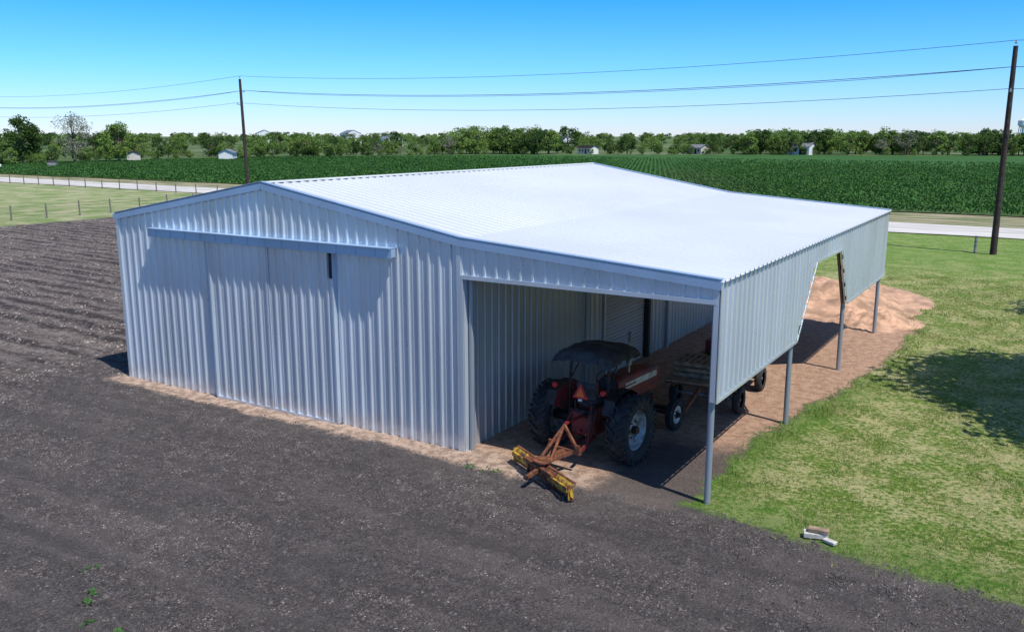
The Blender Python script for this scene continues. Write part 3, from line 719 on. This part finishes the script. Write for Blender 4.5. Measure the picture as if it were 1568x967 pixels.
# ------------------------------------------------------------ trees
def treemesh(name,seed,h,r,leaves,ls,mats=('bark','leaf'),cb=.25,clumps=26):
    R=np.random.default_rng(seed); mb=MB()
    th=h*.5; mb.cyl((0,0,-.2),(.05*h*R.uniform(-.3,.3),0,th),h*.028,h*.016,n=8)
    C=[]
    for i in range(clumps):
        a_=R.uniform(0,6.283);v_=R.uniform(-1,1); rad=R.uniform(.45,1)**.5
        s_=math.sqrt(1-v_*v_)
        cz=h*(cb+(1-cb)*.5)+v_*h*(1-cb)*.44*rad
        C.append((r*.8*rad*s_*math.cos(a_)*R.uniform(.8,1.15),r*.8*rad*s_*math.sin(a_),cz))
    for c_ in C[::2]:
        z0=min(th,max(h*.2,c_[2]-.35*math.hypot(c_[0],c_[1])-.4)); mb.cyl((0,0,z0),c_,h*.011,h*.003,n=5,cap=False)
    C=np.array(C); cs=R.uniform(.16,.34,len(C))*r
    idx=R.integers(0,len(C),leaves); off=R.normal(0,1,(leaves,3)); off/=np.linalg.norm(off,axis=1)[:,None]; off*= (R.uniform(0,1,leaves)**.45*1.25)[:,None]
    P_=C[idx]+off*cs[idx][:,None]*np.array([1,1,.75])
    a1=R.normal(0,1,(leaves,3)); a1/=np.linalg.norm(a1,axis=1)[:,None]; a2=np.cross(a1,R.normal(0,1,(leaves,3))); a2/=np.linalg.norm(a2,axis=1)[:,None]
    s_=ls*R.uniform(.6,1.3,leaves)[:,None]
    V_=np.stack([P_-a1*s_,P_-a2*s_*.55,P_+a1*s_,P_+a2*s_*.55],1).reshape(-1,3)
    o=len(mb.v); mb.v+=[tuple(v) for v in V_]
    for i in range(leaves): mb.f.append([o+4*i,o+4*i+1,o+4*i+2,o+4*i+3]);mb.m.append(1);mb.sm.append(False)
    me=bpy.data.meshes.new(name); me.from_pydata(mb.v,[],mb.f)
    for m in mats: me.materials.append(M[m])
    me.polygons.foreach_set('material_index',mb.m); me.update()
    return me
var=[treemesh('far_tree_%d'%i,20+i,10,[4.2,5.2,4.6,6.0,3.6,5.4][i],1700,.36,cb=[.02,.05,.0,.04,.0,.0][i]) for i in range(6)]
bare=treemesh('far_tree_pale',40,10,4.4,900,.22,('bark','leafpale'))
line=empty('distant_treeline')
def inst(me,x,y,s,sz=1.):
    o=bpy.data.objects.new('tree',me); scene.collection.objects.link(o); o.parent=line
    o.location=(x,y,0); o.scale=(s*random.uniform(.9,1.35),s*random.uniform(.9,1.35),s*sz); o.rotation_euler=(0,0,random.uniform(0,6.28))
pl=[(-330,20),(-262,128),(-222,200),(-173,278),(-78,326),(0,350),(130,372)]
def along(pl,step):
    for (a0,a1),(b0,b1) in zip(pl[:-1],pl[1:]):
        l=math.hypot(b0-a0,b1-a1);k_=max(1,int(l/step))
        for i in range(k_): t=i/k_; yield a0+(b0-a0)*t,a1+(b1-a1)*t
def pxang(x,y):
    rx,ry=x-11.13,y+15.89; return (.8505*rx+.526*ry)/(-.526*rx+.8505*ry)
for x,y in along(pl,3.6):
    q_=pxang(x,y)
    if   -.06<q_<.045: hs_=(.95,1.2);dn=1
    elif q_>.25: hs_=(.65,1.05);dn=1
    elif .045<=q_<=.25: hs_=(.25,.75);dn=.5
    else: hs_=(.28,.82);dn=.6
    for rep in range(2):
        if random.random()<dn:
            ox=random.uniform(-6,6);oy=random.uniform(0,24)
            inst(bare if random.random()<.08 else random.choice(var),x+ox-.3*oy,y+oy,random.uniform(*hs_))
for x,y in along([(-275,105)]+pl[1:],4.0):
    if random.random()<.7: inst(random.choice(var),x+random.uniform(-2,3),y-random.uniform(1,4),random.uniform(.16,.34))
for x,y in along([(-196,92),(-222,118),(-208,165),(-190,215)],3.2):
    if random.random()<.7: inst(random.choice(var),x+random.uniform(-8,8)-8,y+random.uniform(-6,6)+8,random.uniform(.22,.5))
for R_,cnt,s0,s1 in((440,130,.5,.95),(620,160,.6,1.0),(1000,210,.8,1.1),(1700,220,.9,1.4)):
    for i in range(cnt):
        th=-.5537+random.uniform(-.72,.72); rr_=R_*random.uniform(.85,1.2)
        inst(random.choice(var),11+rr_*math.sin(th),-16+rr_*math.cos(th),random.uniform(s0,s1))
def tree(x,y,me,s,rot=0):
    o=bpy.data.objects.new('broadleaf_tree',me); scene.collection.objects.link(o); o.location=(x,y,0); o.scale=(s,s,s); o.rotation_euler=(0,0,rot)
big1=treemesh('tree_a',60,10,5.0,5200,.26,cb=.12,clumps=40); big2=treemesh('tree_b',61,11,4.8,3000,.17,('bark','leafpale'),cb=.12,clumps=44)
tree(-214,112,big1,1.15); tree(-203,119,big2,1.15,1); tree(-205,133,big1,1.02,2); tree(-230,112,big1,.95,4); tree(-222,104,big1,.8,5)
yard=treemesh('yard_tree_mesh',77,12.0,5.6,30000,.19,cb=.26,clumps=70)
tree(17.9,11.4,yard,1.0); tree(18.6,25.5,yard,.85,2)
# ------------------------------------------------------------ distant houses, cars, water tower
def house(x,y,w_,d_,h_,rot,wall,roofc,nm='farm_house'):
    e=empty(nm,(x,y,0),rot); mb=MB(); rh=w_*.22
    mb.add([(-d_/2,-w_/2,0),(d_/2,-w_/2,0),(d_/2,w_/2,0),(-d_/2,w_/2,0),(-d_/2,-w_/2,h_),(d_/2,-w_/2,h_),(d_/2,w_/2,h_),(-d_/2,w_/2,h_),(-d_/2,0,h_+rh),(d_/2,0,h_+rh)],
      [(0,1,5,4),(2,3,7,6),(1,2,6,9,5),(3,0,4,8,7)])
    mb.obj('walls',[wall],e); mb=MB(); o_=.4
    for s in(-1,1): mb.add([(-d_/2-o_,0,h_+rh+.05),(d_/2+o_,0,h_+rh+.05),(d_/2+o_,s*(w_/2+o_),h_-.1),(-d_/2-o_,s*(w_/2+o_),h_-.1)],[(0,1,2,3)])
    mb.obj('roof',[roofc],e); mb=MB()
    for k_ in(-.33,-.1,.33): mb.box((d_*k_,-w_/2-.02,h_*.55),(d_*.1,.06,h_*.35))
    mb.box((d_*.12,-w_/2-.02,h_*.4),(1.0,.06,h_*.75)); mb.obj('windows_and_door',['dark'],e)
house(-203,168,4,7,2.2,-.9,'white','rim'); house(-213,143,3.5,7,2.2,-.6,'cream','rust')
house(-74,330,6,9,3.2,-.2,'white','rim'); house(-112,322,5,7,2.6,-.3,'cream','rim'); house(-150,302,4,8,2.4,-.4,'white','iron')
house(-380,460,10,24,5,-.6,'white','rim','warehouse'); house(-300,560,10,30,5,-.8,'white','rim','warehouse')
house(-560,620,14,44,9,-.7,'white','rim','warehouse'); house(-610,560,14,34,9,-.7,'white','rim','warehouse')
def car(x,y,rot,m):
    e=empty('parked_car',(x,y,0),rot); mb=MB()
    def s_(yy,w_,z0,z1): return [(-w_,yy,z0),(w_,yy,z0),(w_,yy,z1),(-w_,yy,z1)]
    loft(mb,[s_(-2.3,.8,.4,.8),s_(-2.0,.9,.3,.95),s_(1.1,.9,.3,.98),s_(2.2,.85,.3,.8),s_(2.35,.75,.4,.65)])
    loft(mb,[s_(-1.9,.75,.95,.97),s_(-1.3,.68,.95,1.5),s_(.3,.68,.95,1.5),s_(1.1,.75,.95,.98)],1)
    mb.obj('body',[m,'dark'],e); mb=MB()
    for a_ in(-.85,.85):
        for b_ in(-1.4,1.4): mb.cyl((a_-.1,b_,.33),(a_+.1,b_,.33),.33,n=16)
    mb.obj('wheels',['tyre'],e)
car(-190,92,1.2,'white'); car(-194,88,1.0,'white'); car(-188,104,.9,'rim')
e=empty('water_tower',(-23,900,0)); mb=MB()
for k_ in range(6):
    t=k_*math.pi/3; mb.cyl((4*math.cos(t),4*math.sin(t),0),(3*math.cos(t),3*math.sin(t),15),.35,n=8)
mb.cyl((0,0,0),(0,0,15),.8); mb.cyl((0,0,14),(0,0,16),2,4.5,n=24);mb.cyl((0,0,16),(0,0,20),4.5,4.5,n=24);mb.cyl((0,0,20),(0,0,22.5),4.5,1,n=24)
mb.obj('tank_and_legs',['white'],e)
print('done')
